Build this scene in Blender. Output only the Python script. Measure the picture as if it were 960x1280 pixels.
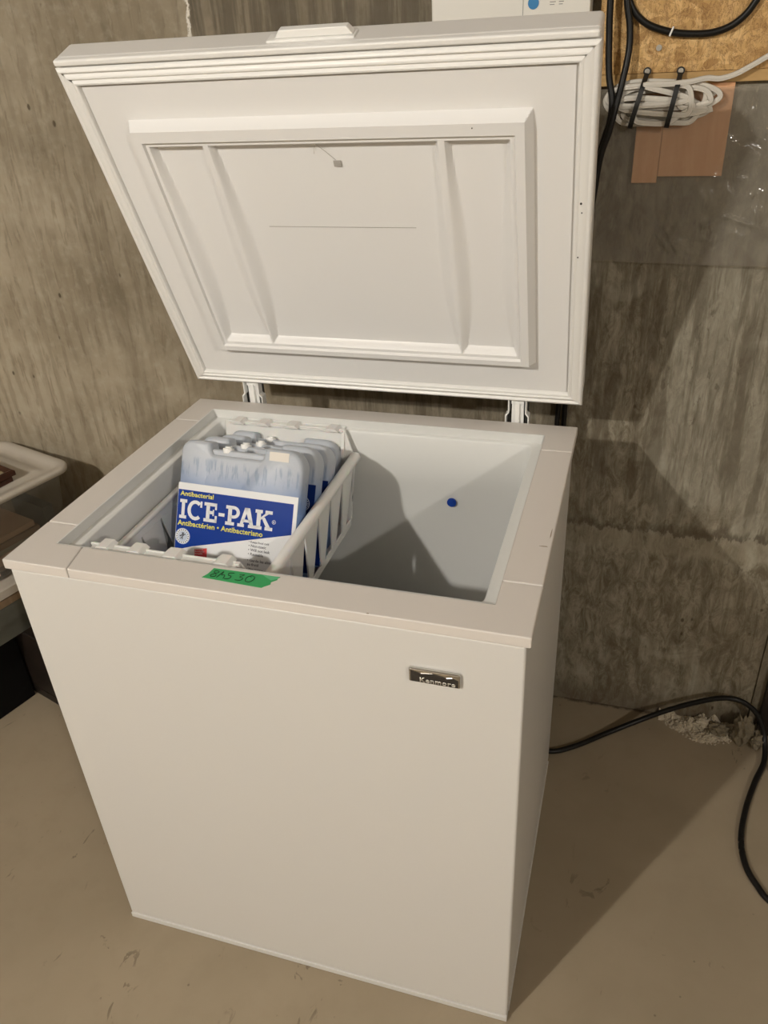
import bpy, bmesh, math, random
from math import sin, cos, pi, radians, sqrt
from mathutils import Vector, Matrix

for o in list(bpy.data.objects): bpy.data.objects.remove(o)
scene = bpy.context.scene
col = scene.collection

# ------------------------------------------------------------------ camera
yaw, pitch, roll = -0.324, 0.5373, -0.0588
fwd = Vector((sin(yaw)*cos(pitch), cos(yaw)*cos(pitch), -sin(pitch)))
r0 = fwd.cross(Vector((0, 0, 1))).normalized(); u0 = r0.cross(fwd)
rt = r0*cos(roll) + u0*sin(roll); up = -r0*sin(roll) + u0*cos(roll)
cd = bpy.data.cameras.new('camera'); cam = bpy.data.objects.new('camera', cd); col.objects.link(cam)
cam.matrix_world = Matrix(((rt.x, up.x, -fwd.x, .8228), (rt.y, up.y, -fwd.y, -.73), (rt.z, up.z, -fwd.z, 1.4592), (0, 0, 0, 1)))
cd.sensor_fit = 'VERTICAL'; cd.sensor_height = 36; cd.lens = 994.2*36/1280; cd.clip_start = .02
scene.camera = cam

# ------------------------------------------------------------------ world, lights, exposure
w = bpy.data.worlds.new('world'); scene.world = w; w.use_nodes = True
w.node_tree.nodes['Background'].inputs[0].default_value = (.9, .85, .75, 1)
w.node_tree.nodes['Background'].inputs[1].default_value = .05
def lamp(name, loc, power, rad, c):
    l = bpy.data.lights.new(name, 'POINT'); l.energy = power; l.shadow_soft_size = rad; l.color = c
    o = bpy.data.objects.new(name, l); o.location = loc; col.objects.link(o); return o
lamp('ceiling_bulb', (-.61, -2.16, 2.42), 112, .035, (1, .955, .885))
lamp('ceiling_bulb', (2.63, -2.25, 2.36), 57, .035, (1, .955, .885))
scene.view_settings.view_transform = 'Standard'; scene.view_settings.look = 'None'
scene.view_settings.exposure = 0.64; scene.view_settings.gamma = 1; scene.view_settings.use_curve_mapping = False

# ------------------------------------------------------------------ materials
def mat(name, c=(.8, .8, .8), rough=.5, metal=0, spec=.5, bump=None, **kw):
    m = bpy.data.materials.new(name); m.use_nodes = True
    nt = m.node_tree; b = nt.nodes['Principled BSDF']
    b.inputs['Base Color'].default_value = (*c, 1); b.inputs['Roughness'].default_value = rough
    b.inputs['Metallic'].default_value = metal; b.inputs['Specular IOR Level'].default_value = spec
    for k, v in kw.items(): b.inputs[k.replace('_', ' ')].default_value = v
    tc = nt.nodes.new('ShaderNodeTexCoord')
    if bump:
        sc, st, dist = bump
        n = nt.nodes.new('ShaderNodeTexNoise'); n.inputs['Scale'].default_value = sc; n.inputs['Detail'].default_value = 3
        nt.links.new(tc.outputs['Object'], n.inputs['Vector'])
        bp = nt.nodes.new('ShaderNodeBump'); bp.inputs['Strength'].default_value = st; bp.inputs['Distance'].default_value = dist
        nt.links.new(n.outputs['Fac'], bp.inputs['Height']); nt.links.new(bp.outputs[0], b.inputs['Normal'])
    return m
class NT:
    def __init__(s, m): s.nt = m.node_tree; s.b = s.nt.nodes['Principled BSDF']; s.tc = s.nt.nodes.new('ShaderNodeTexCoord').outputs['Object']
    def l(s, a, b): s.nt.links.new(a, b)
    def setv(s, inp, v):
        if hasattr(v, 'is_output'): s.l(v, inp)
        elif isinstance(v, (tuple, list)) and len(v) == 3 and inp.type == 'RGBA': inp.default_value = (*v, 1)
        else: inp.default_value = v
    def mapping(s, sc=(1, 1, 1), rot=(0, 0, 0), loc=(0, 0, 0), src=None):
        n = s.nt.nodes.new('ShaderNodeMapping'); n.inputs['Scale'].default_value = sc; n.inputs['Rotation'].default_value = rot; n.inputs['Location'].default_value = loc
        s.l(src or s.tc, n.inputs['Vector']); return n.outputs[0]
    def noise(s, vec, scale, detail=4, rough=.55, dist=0):
        n = s.nt.nodes.new('ShaderNodeTexNoise'); s.l(vec, n.inputs['Vector']); n.inputs['Scale'].default_value = scale
        n.inputs['Detail'].default_value = detail; n.inputs['Roughness'].default_value = rough; n.inputs['Distortion'].default_value = dist
        return n.outputs['Fac']
    def vor(s, vec, scale, out='Distance', rnd=1):
        n = s.nt.nodes.new('ShaderNodeTexVoronoi'); s.l(vec, n.inputs['Vector']); n.inputs['Scale'].default_value = scale
        n.inputs['Randomness'].default_value = rnd
        return n.outputs[out]
    def ramp(s, f, stops):
        n = s.nt.nodes.new('ShaderNodeValToRGB'); cr = n.color_ramp
        while len(cr.elements) < len(stops): cr.elements.new(.5)
        for e, (p, c) in zip(cr.elements, stops):
            e.position = p; e.color = (*c, 1) if isinstance(c, tuple) else (c, c, c, 1)
        s.l(f, n.inputs[0]); return n.outputs[0]
    def mr(s, f, a, b, c=0, d=1):
        n = s.nt.nodes.new('ShaderNodeMapRange'); n.interpolation_type = 'SMOOTHSTEP'; s.l(f, n.inputs[0])
        for i, v in enumerate((a, b, c, d)): n.inputs[i+1].default_value = v
        return n.outputs[0]
    def mix(s, f, a, b, mode='MIX'):
        n = s.nt.nodes.new('ShaderNodeMix'); n.data_type = 'RGBA'; n.blend_type = mode
        s.setv(n.inputs[0], f); s.setv(n.inputs[6], a); s.setv(n.inputs[7], b); return n.outputs[2]
    def m(s, op, a, b=0, c=0):
        n = s.nt.nodes.new('ShaderNodeMath'); n.operation = op
        s.setv(n.inputs[0], a); s.setv(n.inputs[1], b); s.setv(n.inputs[2], c); return n.outputs[0]
    def sep(s, v=None):
        n = s.nt.nodes.new('ShaderNodeSeparateXYZ'); s.l(v or s.tc, n.inputs[0]); return n.outputs
    def bump(s, h, st, dist, prev=None):
        n = s.nt.nodes.new('ShaderNodeBump'); n.inputs['Strength'].default_value = st; n.inputs['Distance'].default_value = dist
        s.l(h, n.inputs['Height'])
        if prev: s.l(prev, n.inputs['Normal'])
        return n.outputs[0]
    def color(s, c): s.l(c, s.b.inputs['Base Color'])
    def normal(s, n): s.l(n, s.b.inputs['Normal'])

def concrete_wall():
    m = mat('concrete_wall', rough=.85, spec=.25); g = NT(m)
    X, Y, Z = g.sep()
    fine = g.noise(g.tc, 60, 6, .6)
    grainL = g.noise(g.mapping((1, 1, .16), (0, radians(12), 0)), 70, 5, .6, .6)
    streak = g.noise(g.mapping((1, 1, .36)), 44, 9, .78, .8)
    streak2 = g.noise(g.mapping((1, 1, .10), loc=(3, 0, 7)), 30, 6, .7, .6)
    mott = g.noise(g.mapping((1, 1, .5), loc=(1, 2, 9)), 18, 8, .72, .8)
    blotch = g.noise(g.tc, 3.2, 5, .6)
    blotch2 = g.noise(g.mapping(loc=(5, 2, 1)), 8, 4, .6, .8)
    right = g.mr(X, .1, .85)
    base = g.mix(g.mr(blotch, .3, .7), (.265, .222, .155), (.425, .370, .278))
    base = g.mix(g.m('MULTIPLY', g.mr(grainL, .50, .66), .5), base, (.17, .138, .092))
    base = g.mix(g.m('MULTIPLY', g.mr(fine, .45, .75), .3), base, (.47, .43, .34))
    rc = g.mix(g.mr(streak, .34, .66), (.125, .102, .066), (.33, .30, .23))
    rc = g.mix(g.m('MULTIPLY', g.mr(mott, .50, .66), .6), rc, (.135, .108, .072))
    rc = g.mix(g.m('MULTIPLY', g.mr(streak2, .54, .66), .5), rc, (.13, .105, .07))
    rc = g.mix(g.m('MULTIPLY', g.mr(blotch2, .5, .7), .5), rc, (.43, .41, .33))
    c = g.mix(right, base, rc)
    # pale unstreaked patch on the upper right, ragged horizontal damp line at 0.56
    wv = g.nt.nodes.new('ShaderNodeTexWave'); wv.bands_direction = 'X'; wv.inputs['Scale'].default_value = 9; wv.inputs['Distortion'].default_value = 9
    wv.inputs['Detail'].default_value = 4; wv.inputs['Detail Scale'].default_value = 1.2; wv.inputs['Detail Roughness'].default_value = .6
    g.l(g.mapping((1, 1, .22), (0, radians(6), 0)), wv.inputs['Vector'])
    c = g.mix(g.m('MULTIPLY', g.mr(wv.outputs['Fac'], .35, .9), g.m('MULTIPLY', g.mr(blotch2, .35, .6), .32)), c, (.16, .13, .088))
    bandm = g.m('MULTIPLY', g.mr(Z, .455, .475), g.m('SUBTRACT', 1, g.mr(Z, .51, .525)))
    c = g.mix(g.m('MULTIPLY', g.m('MULTIPLY', bandm, right), .35), c, (.33, .295, .22))
    wob = g.m('MULTIPLY_ADD', g.noise(g.mapping((1, 1, .3)), 38, 5, .75), .085, Z)
    line = g.m('MULTIPLY', g.m('MULTIPLY', g.mr(wob, .556, .562), g.m('SUBTRACT', 1, g.mr(wob, .566, .590))), g.mr(mott, .40, .50))
    c = g.mix(g.m('MULTIPLY', g.m('MULTIPLY', line, right), .75), c, (.085, .068, .045))
    patch = g.m('MULTIPLY', g.mr(X, .84, .92), g.mr(g.m('ADD', Z, g.m('MULTIPLY', blotch2, .2)), .62, .74))
    c = g.mix(g.m('MULTIPLY', patch, .4), c, (.33, .315, .255))
    # dark wet run behind the top of the lid
    wx = g.m('MULTIPLY_ADD', g.noise(g.tc, 20, 3), .04, X)
    zone = g.m('MULTIPLY', g.m('MULTIPLY', g.mr(wx, .0, .015), g.m('SUBTRACT', 1, g.mr(wx, .5, .8))), g.mr(Z, 1.2, 1.45))
    runs = g.mr(g.noise(g.mapping((1, 1, .06), loc=(1, 0, 3)), 36, 4, .7), .42, .56)
    c = g.mix(g.m('MULTIPLY', zone, g.m('MULTIPLY_ADD', runs, .45, .30)), c, (.095, .080, .058))
    # stain runs and painted-in shadow behind the freezer under the hinges
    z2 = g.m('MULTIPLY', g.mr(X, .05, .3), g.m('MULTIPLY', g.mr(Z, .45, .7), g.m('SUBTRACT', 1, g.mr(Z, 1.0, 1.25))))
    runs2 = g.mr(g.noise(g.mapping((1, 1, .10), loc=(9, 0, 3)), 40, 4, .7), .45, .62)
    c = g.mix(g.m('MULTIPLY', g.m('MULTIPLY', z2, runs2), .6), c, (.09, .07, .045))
    dash = g.noise(g.mapping((1, 1, .30), loc=(4, 4, 4)), 62, 4, .65, .6)
    dz_ = g.m('MULTIPLY', right, g.mr(g.noise(g.mapping(loc=(8, 8, 8)), 5, 3), .42, .6))
    c = g.mix(g.m('MULTIPLY', g.m('MULTIPLY', g.mr(dash, .60, .66), dz_), .55), c, (.075, .058, .036))
    lg = g.noise(g.mapping((1, 1, .35), loc=(6, 1, 2)), 5, 5, .65, 1)
    c = g.mix(g.m('MULTIPLY', g.mr(lg, .52, .68), .4), c, (.15, .122, .082))
    # pits
    pit = g.vor(g.mapping((1, 1, .6)), 26)
    keep = g.mr(g.noise(g.mapping(loc=(2, 7, 4)), 9, 2), .56, .62)
    pits = g.m('MULTIPLY', g.m('SUBTRACT', 1, g.mr(pit, .05, .12)), keep)
    c = g.mix(g.m('MULTIPLY', pits, .8), c, (.07, .05, .03))
    # white mineral line
    wl = g.m('MULTIPLY_ADD', g.noise(g.tc, 45, 5, .7), .035, X)
    efl = g.m('MULTIPLY', g.m('MULTIPLY', g.mr(wl, -.006, -.002), g.m('SUBTRACT', 1, g.mr(wl, .0, .004))), g.mr(Z, 1.44, 1.49))
    c = g.mix(efl, c, (.75, .72, .65))
    # ragged darker brown towards the foot
    ft = g.m('SUBTRACT', 1, g.mr(g.m('SUBTRACT', Z, g.m('MULTIPLY', streak, .10)), -.05, .03))
    c = g.mix(g.m('MULTIPLY', ft, .6), c, (.12, .09, .06))
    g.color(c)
    n = g.bump(streak, .35, .006); n = g.bump(fine, .3, .002, n); n = g.bump(grainL, .3, .002, n)
    n = g.bump(g.m('SUBTRACT', 1, pits), .6, .004, n)
    g.normal(n); return m
def floor_mat():
    m = mat('concrete_floor', rough=.6, spec=.3); g = NT(m)
    a = g.noise(g.tc, 2.2, 5, .55); b = g.noise(g.tc, 14, 4, .6)
    c = g.mix(g.mr(a, .3, .7), (.280, .228, .157), (.328, .269, .190))
    c = g.mix(g.m('MULTIPLY', g.mr(b, .45, .7), .25), c, (.255, .205, .14))
    s = g.noise(g.mapping((1, .55, 1), (0, 0, radians(35))), 26, 4, .6, 1.2)
    keep = g.mr(g.noise(g.tc, 4, 2), .52, .64)
    c = g.mix(g.m('MULTIPLY', g.m('MULTIPLY', g.mr(s, .62, .68), keep), .65), c, (.12, .09, .06))
    sp = g.vor(g.tc, 24); c = g.mix(g.m('MULTIPLY', g.m('MULTIPLY', g.m('SUBTRACT', 1, g.mr(sp, .03, .07)), g.mr(b, .5, .6)), .6), c, (.10, .08, .05))
    X, Y, Z = g.sep()
    e = g.m('MULTIPLY_ADD', g.noise(g.mapping((1, 1, 1)), 30, 5, .7), .035, Y)
    c = g.mix(g.m('MULTIPLY', g.mr(e, .815, .826), .8), c, (.055, .042, .028))
    g.color(c); g.normal(g.bump(g.noise(g.tc, 90, 4), .15, .001, g.bump(a, .3, .01))); return m
def osb_mat():
    m = mat('strand_board', rough=.6, spec=.3); g = NT(m)
    d = g.noise(g.tc, 9, 3)
    dv = g.nt.nodes.new('ShaderNodeVectorMath'); dv.operation = 'MULTIPLY_ADD'
    nn = g.nt.nodes.new('ShaderNodeTexNoise'); nn.inputs['Scale'].default_value = 22; g.l(g.tc, nn.inputs['Vector'])
    g.l(nn.outputs['Color'], dv.inputs[0]); dv.inputs[1].default_value = (.05, .0, .05); g.l(g.tc, dv.inputs[2])
    v1 = g.vor(g.mapping((1, 1, .4), (0, radians(50), 0), src=dv.outputs[0]), 90, 'Color')
    v2 = g.vor(g.mapping((.35, 1, 1), (0, radians(25), 0), src=dv.outputs[0]), 110, 'Color')
    bw = g.m('MULTIPLY', g.m('ADD', g.sep(v1)[0], g.sep(v2)[1]), .5)
    c = g.ramp(bw, [(.1, (.42, .24, .085)), (.35, (.55, .34, .13)), (.6, (.63, .40, .165)), (.9, (.76, .52, .24))])
    k = g.noise(g.tc, 12, 4, .6, 1.5); c = g.mix(g.m('MULTIPLY', g.mr(k, .56, .66), .3), c, (.34, .20, .08))
    cur = g.noise(g.mapping((1, 1, .5), (0, radians(60), 0)), 60, 5, .7, 3)
    c = g.mix(g.m('MULTIPLY', g.m('MULTIPLY', g.mr(cur, .50, .515), g.m('SUBTRACT', 1, g.mr(cur, .53, .56))), .8), c, (.20, .10, .035))
    fine = g.noise(g.mapping((1, 1, .2), (0, radians(40), 0)), 180, 3); c = g.mix(g.m('MULTIPLY', g.mr(fine, .5, .65), .25), c, (.32, .18, .08))
    g.color(c); g.normal(g.bump(bw, .3, .002)); return m
def pack_mat():
    m = mat('ice_pack_plastic', rough=.42, spec=.45); g = NT(m); X, Y, Z = g.sep()
    st = g.noise(g.mapping((1, .13, .2), (0, 0, radians(-14))), 150, 3, .6)
    wob = g.m('MULTIPLY_ADD', g.noise(g.tc, 26, 3), .03, Y)
    c = g.mix(g.mr(wob, .125, .215), (.14, .24, .48), (.50, .535, .59))
    band = g.m('MULTIPLY', g.mr(wob, .168, .178), g.m('SUBTRACT', 1, g.mr(wob, .196, .208)))
    c = g.mix(g.m('MULTIPLY', g.m('MULTIPLY', band, g.mr(st, .5, .58)), .6), c, (.20, .27, .40))
    g.color(c); g.b.inputs['Transmission Weight'].default_value = .06
    g.b.inputs['Subsurface Weight'].default_value = .3; g.b.inputs['Subsurface Radius'].default_value = (.6, .8, 1); g.b.inputs['Subsurface Scale'].default_value = .02
    g.normal(g.bump(g.noise(g.tc, 40, 3), .25, .004)); return m
def film(name, c, alpha, rough, bump=None, trans=.5):
    m = bpy.data.materials.new(name); m.use_nodes = True; nt = m.node_tree; nt.nodes.clear()
    N = nt.nodes.new; out = N('ShaderNodeOutputMaterial'); mx = N('ShaderNodeMixShader'); tr = N('ShaderNodeBsdfTransparent')
    gl = N('ShaderNodeBsdfPrincipled'); gl.inputs['Base Color'].default_value = (*c, 1); gl.inputs['Roughness'].default_value = rough
    mx.inputs[0].default_value = alpha; nt.links.new(tr.outputs[0], mx.inputs[1]); nt.links.new(gl.outputs[0], mx.inputs[2]); nt.links.new(mx.outputs[0], out.inputs[0])
    tr.inputs[0].default_value = (.93, .92, .90, 1)
    gl.inputs['Specular IOR Level'].default_value = .9
    if bump:
        tc = N('ShaderNodeTexCoord'); n = N('ShaderNodeTexNoise'); n.inputs['Scale'].default_value = bump[0]; n.inputs['Detail'].default_value = 4; n.inputs['Distortion'].default_value = 1.5
        b = N('ShaderNodeBump'); b.inputs['Strength'].default_value = bump[1]; b.inputs['Distance'].default_value = bump[2]
        nt.links.new(tc.outputs['Object'], n.inputs['Vector']); nt.links.new(n.outputs['Fac'], b.inputs['Height']); nt.links.new(b.outputs[0], gl.inputs['Normal'])
    return m
def wood_mat(name, a, b, sc=(8, 60, 8), rough=.5):
    m = mat(name, rough=rough); g = NT(m)
    n = g.noise(g.mapping(sc), 1.5, 5, .6, .5); g.color(g.mix(g.mr(n, .3, .7), a, b)); return m

M = dict(
    wall=concrete_wall(), floor=floor_mat(), osb=osb_mat(), pack=pack_mat(),
    plain=mat('plain_concrete', (.36, .32, .26), .9, bump=(20, .3, .004)),
    ceil=mat('ceiling_board', (.40, .36, .30), .9),
    enamel=mat('white_enamel', (.665, .655, .63), .33, spec=.5, bump=(260, .06, .001)),
    rim=mat('rim_plastic', (.68, .64, .60), .42, spec=.4, bump=(300, .05, .0006)),
    liner=mat('liner_plastic', (.73, .735, .715), .35, spec=.4, bump=(20, .04, .003)),
    lidin=mat('lid_plastic', (.85, .845, .835), .36, spec=.4, bump=(14, .03, .003)),
    gasket=mat('gasket_vinyl', (.88, .875, .85), .38),
    shell=mat('lid_enamel', (.76, .745, .72), .4, bump=(260, .05, .001)),
    white=mat('white_plastic', (.88, .88, .86), .3),
    basket=mat('basket_plastic', (.78, .77, .745), .38, bump=(60, .05, .001), Subsurface_Weight=.1, Subsurface_Scale=.01),
    dark=mat('dark_gap', (.03, .028, .025), .8),
    chrome=mat('chrome', (.62, .61, .58), .12, metal=1), steel=mat('zinc_steel', (.55, .54, .50), .35, metal=1),
    badge=mat('badge_face', (.07, .065, .06), .18, metal=.6), silver=mat('silver_letters', (.75, .73, .68), .3, metal=.7),
    blue=mat('label_blue', (.003, .036, .27), .25, spec=.3, bump=(50, .12, .002)), labwhite=mat('label_white', (.80, .81, .82), .25, bump=(50, .12, .002)),
    yellow=mat('label_yellow', (.85, .80, .13), .3), red=mat('label_red', (.62, .05, .05), .3), ink=mat('label_ink', (.05, .05, .07), .4),
    navy=mat('label_dark_blue', (.003, .018, .13), .3, spec=.3), sealc=mat('seal_grey', (.50, .56, .66), .3),
    dialb=mat('blue_plug', (.01, .05, .32), .25), dotb=mat('blue_sticker', (.03, .22, .50), .3),
    tape=mat('green_tape', (.03, .36, .11), .55, bump=(90, .2, .001)), tapel=mat('green_tape_fold', (.10, .48, .22), .5), marker=mat('marker_ink', (.01, .03, .01), .6),
    black=mat('black_rubber', (.007, .0065, .006), .42, spec=.3), strap=mat('black_nylon', (.01, .01, .01), .5),
    cable=mat('white_cable', (.62, .59, .53), .4),
    plastic=mat('translucent_lid', (.52, .475, .41), .5, bump=(18, .1, .003)),
    clear=film('clear_tote', (.42, .41, .37), .15, .2, (30, .2, .002)),
    smoke=film('smoky_tote', (.16, .165, .14), .75, .35),
    sheet=film('polythene_sheet', (.30, .275, .235), .34, .09, (9, .7, .02)),
    crate=mat('black_crate', (.0025, .0025, .0025), .7, spec=.15), brownbox=wood_mat('dark_brown_wood', (.008, .005, .003), (.016, .010, .007)),
    tan=wood_mat('tan_board', (.25, .17, .10), (.33, .24, .15)),
    frame=wood_mat('mahogany', (.035, .011, .006), (.07, .02, .009), (30, 5, 30), .3),
    print_=mat('picture_print', (.38, .32, .20), .4),
    batten=wood_mat('batten_wood', (.42, .26, .09), (.52, .33, .13), (4, 30, 60)),
    block=wood_mat('pine_block', (.80, .43, .22), (.90, .52, .29), (30, 30, 4)),
    paper1=mat('paper_tan', (.60, .42, .30), .8), paper2=mat('paper_brown', (.26, .18, .125), .8), paper3=mat('paper_grey', (.34, .34, .29), .8),
    paper4=mat('paper_slate', (.075, .085, .09), .7), card=mat('pale_card', (.85, .66, .52), .7),
    rubble=mat('crumbled_concrete', (.50, .44, .34), .95, bump=(120, .8, .003)), rubd=mat('damp_lump', (.19, .16, .11), .95, bump=(70, .8, .006)),
    switch=mat('control_box', (.80, .78, .72), .4), grey=mat('grey_print', (.25, .25, .24), .5), stick=mat('old_sticker', (.74, .69, .62), .5),
    chip=mat('worn_chip', (.30, .24, .18), .7),
    scratch=mat('grey_mark', (.42, .40, .37), .6),
)

# ------------------------------------------------------------------ helpers
def link(name, bm, m, parent=None, smooth=False, mw=None, bevel=None, seg=2, solid=None, ang=40):
    me = bpy.data.meshes.new(name); bmesh.ops.recalc_face_normals(bm, faces=bm.faces[:]); bm.to_mesh(me); bm.free()
    for mm in (m if isinstance(m, (list, tuple)) else [m]): me.materials.append(mm)
    o = bpy.data.objects.new(name, me); col.objects.link(o)
    if mw is not None: o.matrix_world = mw
    if parent: o.parent = parent
    if smooth:
        for p in me.polygons: p.use_smooth = True
        if ang: me.set_sharp_from_angle(angle=radians(ang))
    if solid: s = o.modifiers.new('s', 'SOLIDIFY'); s.thickness = solid; s.offset = 0
    if bevel:
        b = o.modifiers.new('b', 'BEVEL'); b.width = bevel; b.segments = seg; b.limit_method = 'ANGLE'; b.angle_limit = radians(35)
        for p in me.polygons: p.use_smooth = True
        me.set_sharp_from_angle(angle=radians(35)); b.harden_normals = True
    return o
def empty(name, label, cat, loc=(0, 0, 0), rz=0, group=None):
    o = bpy.data.objects.new(name, None); o.empty_display_size = .05; col.objects.link(o); o.location = loc; o.rotation_euler = (0, 0, rz)
    return tag(o, label, cat, group)
def tag(o, label, cat, group=None):
    o['label'] = label; o['category'] = cat
    if group: o['group'] = group
    return o
def struct(o): o['kind'] = 'structure'; return o
def box(bm, x0, y0, z0, x1, y1, z1, mi=0):
    v = [bm.verts.new(p) for p in ((x0, y0, z0), (x1, y0, z0), (x1, y1, z0), (x0, y1, z0), (x0, y0, z1), (x1, y0, z1), (x1, y1, z1), (x0, y1, z1))]
    for f in ((0, 3, 2, 1), (4, 5, 6, 7), (0, 1, 5, 4), (1, 2, 6, 5), (2, 3, 7, 6), (3, 0, 4, 7)):
        bm.faces.new([v[i] for i in f]).material_index = mi
    return v
def prism(bm, pts, a, b, axis=2, mi=0):
    def P(p, h): 
        return {2: (p[0], p[1], h), 1: (p[0], h, p[1]), 0: (h, p[0], p[1])}[axis]
    lo = [bm.verts.new(P(p, a)) for p in pts]; hi = [bm.verts.new(P(p, b)) for p in pts]
    n = len(pts)
    bm.faces.new(lo[::-1]).material_index = mi; bm.faces.new(hi).material_index = mi
    for i in range(n): bm.faces.new((lo[i], lo[(i+1) % n], hi[(i+1) % n], hi[i])).material_index = mi
def frustum(bm, r0, z0, r1, z1, cap0=True, cap1=True):
    a = [bm.verts.new((x, y, z0)) for x, y in ((r0[0], r0[2]), (r0[1], r0[2]), (r0[1], r0[3]), (r0[0], r0[3]))]
    b = [bm.verts.new((x, y, z1)) for x, y in ((r1[0], r1[2]), (r1[1], r1[2]), (r1[1], r1[3]), (r1[0], r1[3]))]
    for i in range(4): bm.faces.new((a[i], a[(i+1) % 4], b[(i+1) % 4], b[i]))
    if cap0: bm.faces.new(a[::-1])
    if cap1: bm.faces.new(b)
def rings(bm, loops, close=True, cap=False):
    vs = [[bm.verts.new(p) for p in L] for L in loops]
    for a, b in zip(vs, vs[1:]):
        n = len(a)
        for i in range(n if close else n-1): bm.faces.new((a[i], a[(i+1) % n], b[(i+1) % n], b[i]))
    if cap: bm.faces.new(vs[0][::-1]); bm.faces.new(vs[-1])
def catmull(pts, n=8, closed=False):
    P = [Vector(p) for p in pts]; out = []
    k = len(P); rng = range(k if closed else k-1)
    for i in rng:
        if closed: a, b, c, d = P[i-1], P[i], P[(i+1) % k], P[(i+2) % k]
        else: a, b, c, d = P[max(i-1, 0)], P[i], P[i+1], P[min(i+2, k-1)]
        for j in range(n):
            t = j/n
            out.append(.5*((2*b) + (c-a)*t + (2*a-5*b+4*c-d)*t*t + (3*b-a-3*c+d)*t**3))
    if not closed: out.append(P[-1])
    return out
def sweep(bm, path, sec, ref=Vector((0, 1, 0)), closed=False, taper=False):
    L = []
    n = len(path)
    for i, p in enumerate(path):
        t = (path[(i+1) % n]-path[i-1]) if closed else (path[min(i+1, n-1)]-path[max(i-1, 0)])
        t.normalize(); s = t.cross(ref)
        if s.length < .05: s = t.cross(Vector((0, 0, 1)))
        s.normalize(); q = s.cross(t)
        L.append([p + s*a + q*b for a, b in sec])
    if closed: L.append(None)
    vs = [[bm.verts.new(x) for x in l] for l in L if l]
    if closed: vs.append(vs[0])
    for a, b in zip(vs, vs[1:]):
        k = len(a)
        for i in range(k): bm.faces.new((a[i], a[(i+1) % k], b[(i+1) % k], b[i]))
    if not closed: bm.faces.new(vs[0][::-1]); bm.faces.new(vs[-1])
def circ(r, n=10, ry=None): return [(r*cos(2*pi*i/n), (ry or r)*sin(2*pi*i/n)) for i in range(n)]
def disc(bm, c, r, z0, z1, n=20, axis=1, mi=0):
    prism(bm, [(c[0]+r*cos(2*pi*i/n), c[1]+r*sin(2*pi*i/n)) for i in range(n)], z0, z1, axis, mi)
def text_bm(s, w=None, h=None, ext=.0002, off=0, space=1, m=None, shear=0):
    cu = bpy.data.curves.new('t', 'FONT'); cu.body = s; cu.size = 1; cu.offset = off; cu.resolution_u = 2; cu.space_character = space; cu.shear = shear
    o = bpy.data.objects.new('t', cu); col.objects.link(o)
    dg = bpy.context.evaluated_depsgraph_get(); dg.update(); me = bpy.data.meshes.new_from_object(o.evaluated_get(dg))
    bm = bmesh.new(); bm.from_mesh(me); bpy.data.objects.remove(o); bpy.data.curves.remove(cu); bpy.data.meshes.remove(me)
    xs = [v.co.x for v in bm.verts]; ys = [v.co.y for v in bm.verts]
    x0, x1, y0, y1 = min(xs), max(xs), min(ys), max(ys)
    sx = (w/(x1-x0)) if w else None; sy = (h/(y1-y0)) if h else None
    sx = sx or sy; sy = sy or sx
    for v in bm.verts: v.co = Vector(((v.co.x-x0)*sx, (v.co.y)*sy, 0))
    r = bmesh.ops.extrude_face_region(bm, geom=bm.faces[:])
    for g in r['geom']:
        if isinstance(g, bmesh.types.BMVert): g.co.z += ext
    return bm
def merge(dst, src, mw):
    me = bpy.data.meshes.new('x'); src.transform(mw); src.to_mesh(me); src.free(); dst.from_mesh(me); bpy.data.meshes.remove(me)
T = Matrix.Translation
def Rx(a): return Matrix.Rotation(a, 4, 'X')
def Ry(a): return Matrix.Rotation(a, 4, 'Y')
def Rz(a): return Matrix.Rotation(a, 4, 'Z')

# ------------------------------------------------------------------ room
WY = .81
bm = bmesh.new(); box(bm, -3.1, -4.1, -.12, 4.1, WY+.2, 0); struct(link('floor', bm, M['floor']))
bm = bmesh.new()   # back wall with a board joint groove near the right
g = 1.183
prism(bm, [(-3.0, WY), (g-.0015, WY), (g, WY+.006), (g+.0015, WY), (4.0, WY), (4.0, WY+.2), (-3.0, WY+.2)], 0, 2.5)
struct(link('wall_back', bm, M['wall']))
for n, b in (('wall_left', (-3.1, -4, 0, -3.0, WY, 2.5)), ('wall_right', (4.0, -4, 0, 4.1, WY, 2.5)), ('wall_front', (-3.1, -4.1, 0, 4.1, -4, 2.5))):
    bm = bmesh.new(); box(bm, *b); struct(link(n, bm, M['plain']))
bm = bmesh.new(); box(bm, -3.1, -4.1, 2.5, 4.1, WY+.2, 2.6); struct(link('ceiling', bm, M['ceil']))

# ------------------------------------------------------------------ chest freezer
H, W, D = .85, .7498, .5926
fz = empty('chest_freezer', 'white chest freezer with its lid standing open, on the concrete floor', 'freezer', (0, 0, 0))
bm = bmesh.new()
x0, x1, y0, y1, zt = .006, .744, .0030, .590, .833
o_ = [(x0, y0), (x1, y0), (x1, y1), (x0, y1)]; i_ = [(x0+.04, y0+.04), (x1-.04, y0+.04), (x1-.04, y1-.04), (x0+.04, y1-.04)]
rings(bm, [[(*q, .0) for q in i_], [(*q, .014) for q in o_], [(*q, zt) for q in o_], [(*q, zt) for q in i_]])
bm.faces.new([v for v in bm.verts if v.co.z == 0])
link('body', bm, M['enamel'], fz, bevel=.004, seg=3)
bm = bmesh.new(); box(bm, .006, .0015, 0, .744, .02, .0125); box(bm, .728, .02, 0, .7452, .588, .006)
link('base_rail', bm, M['enamel'], fz, bevel=.0012)
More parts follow.
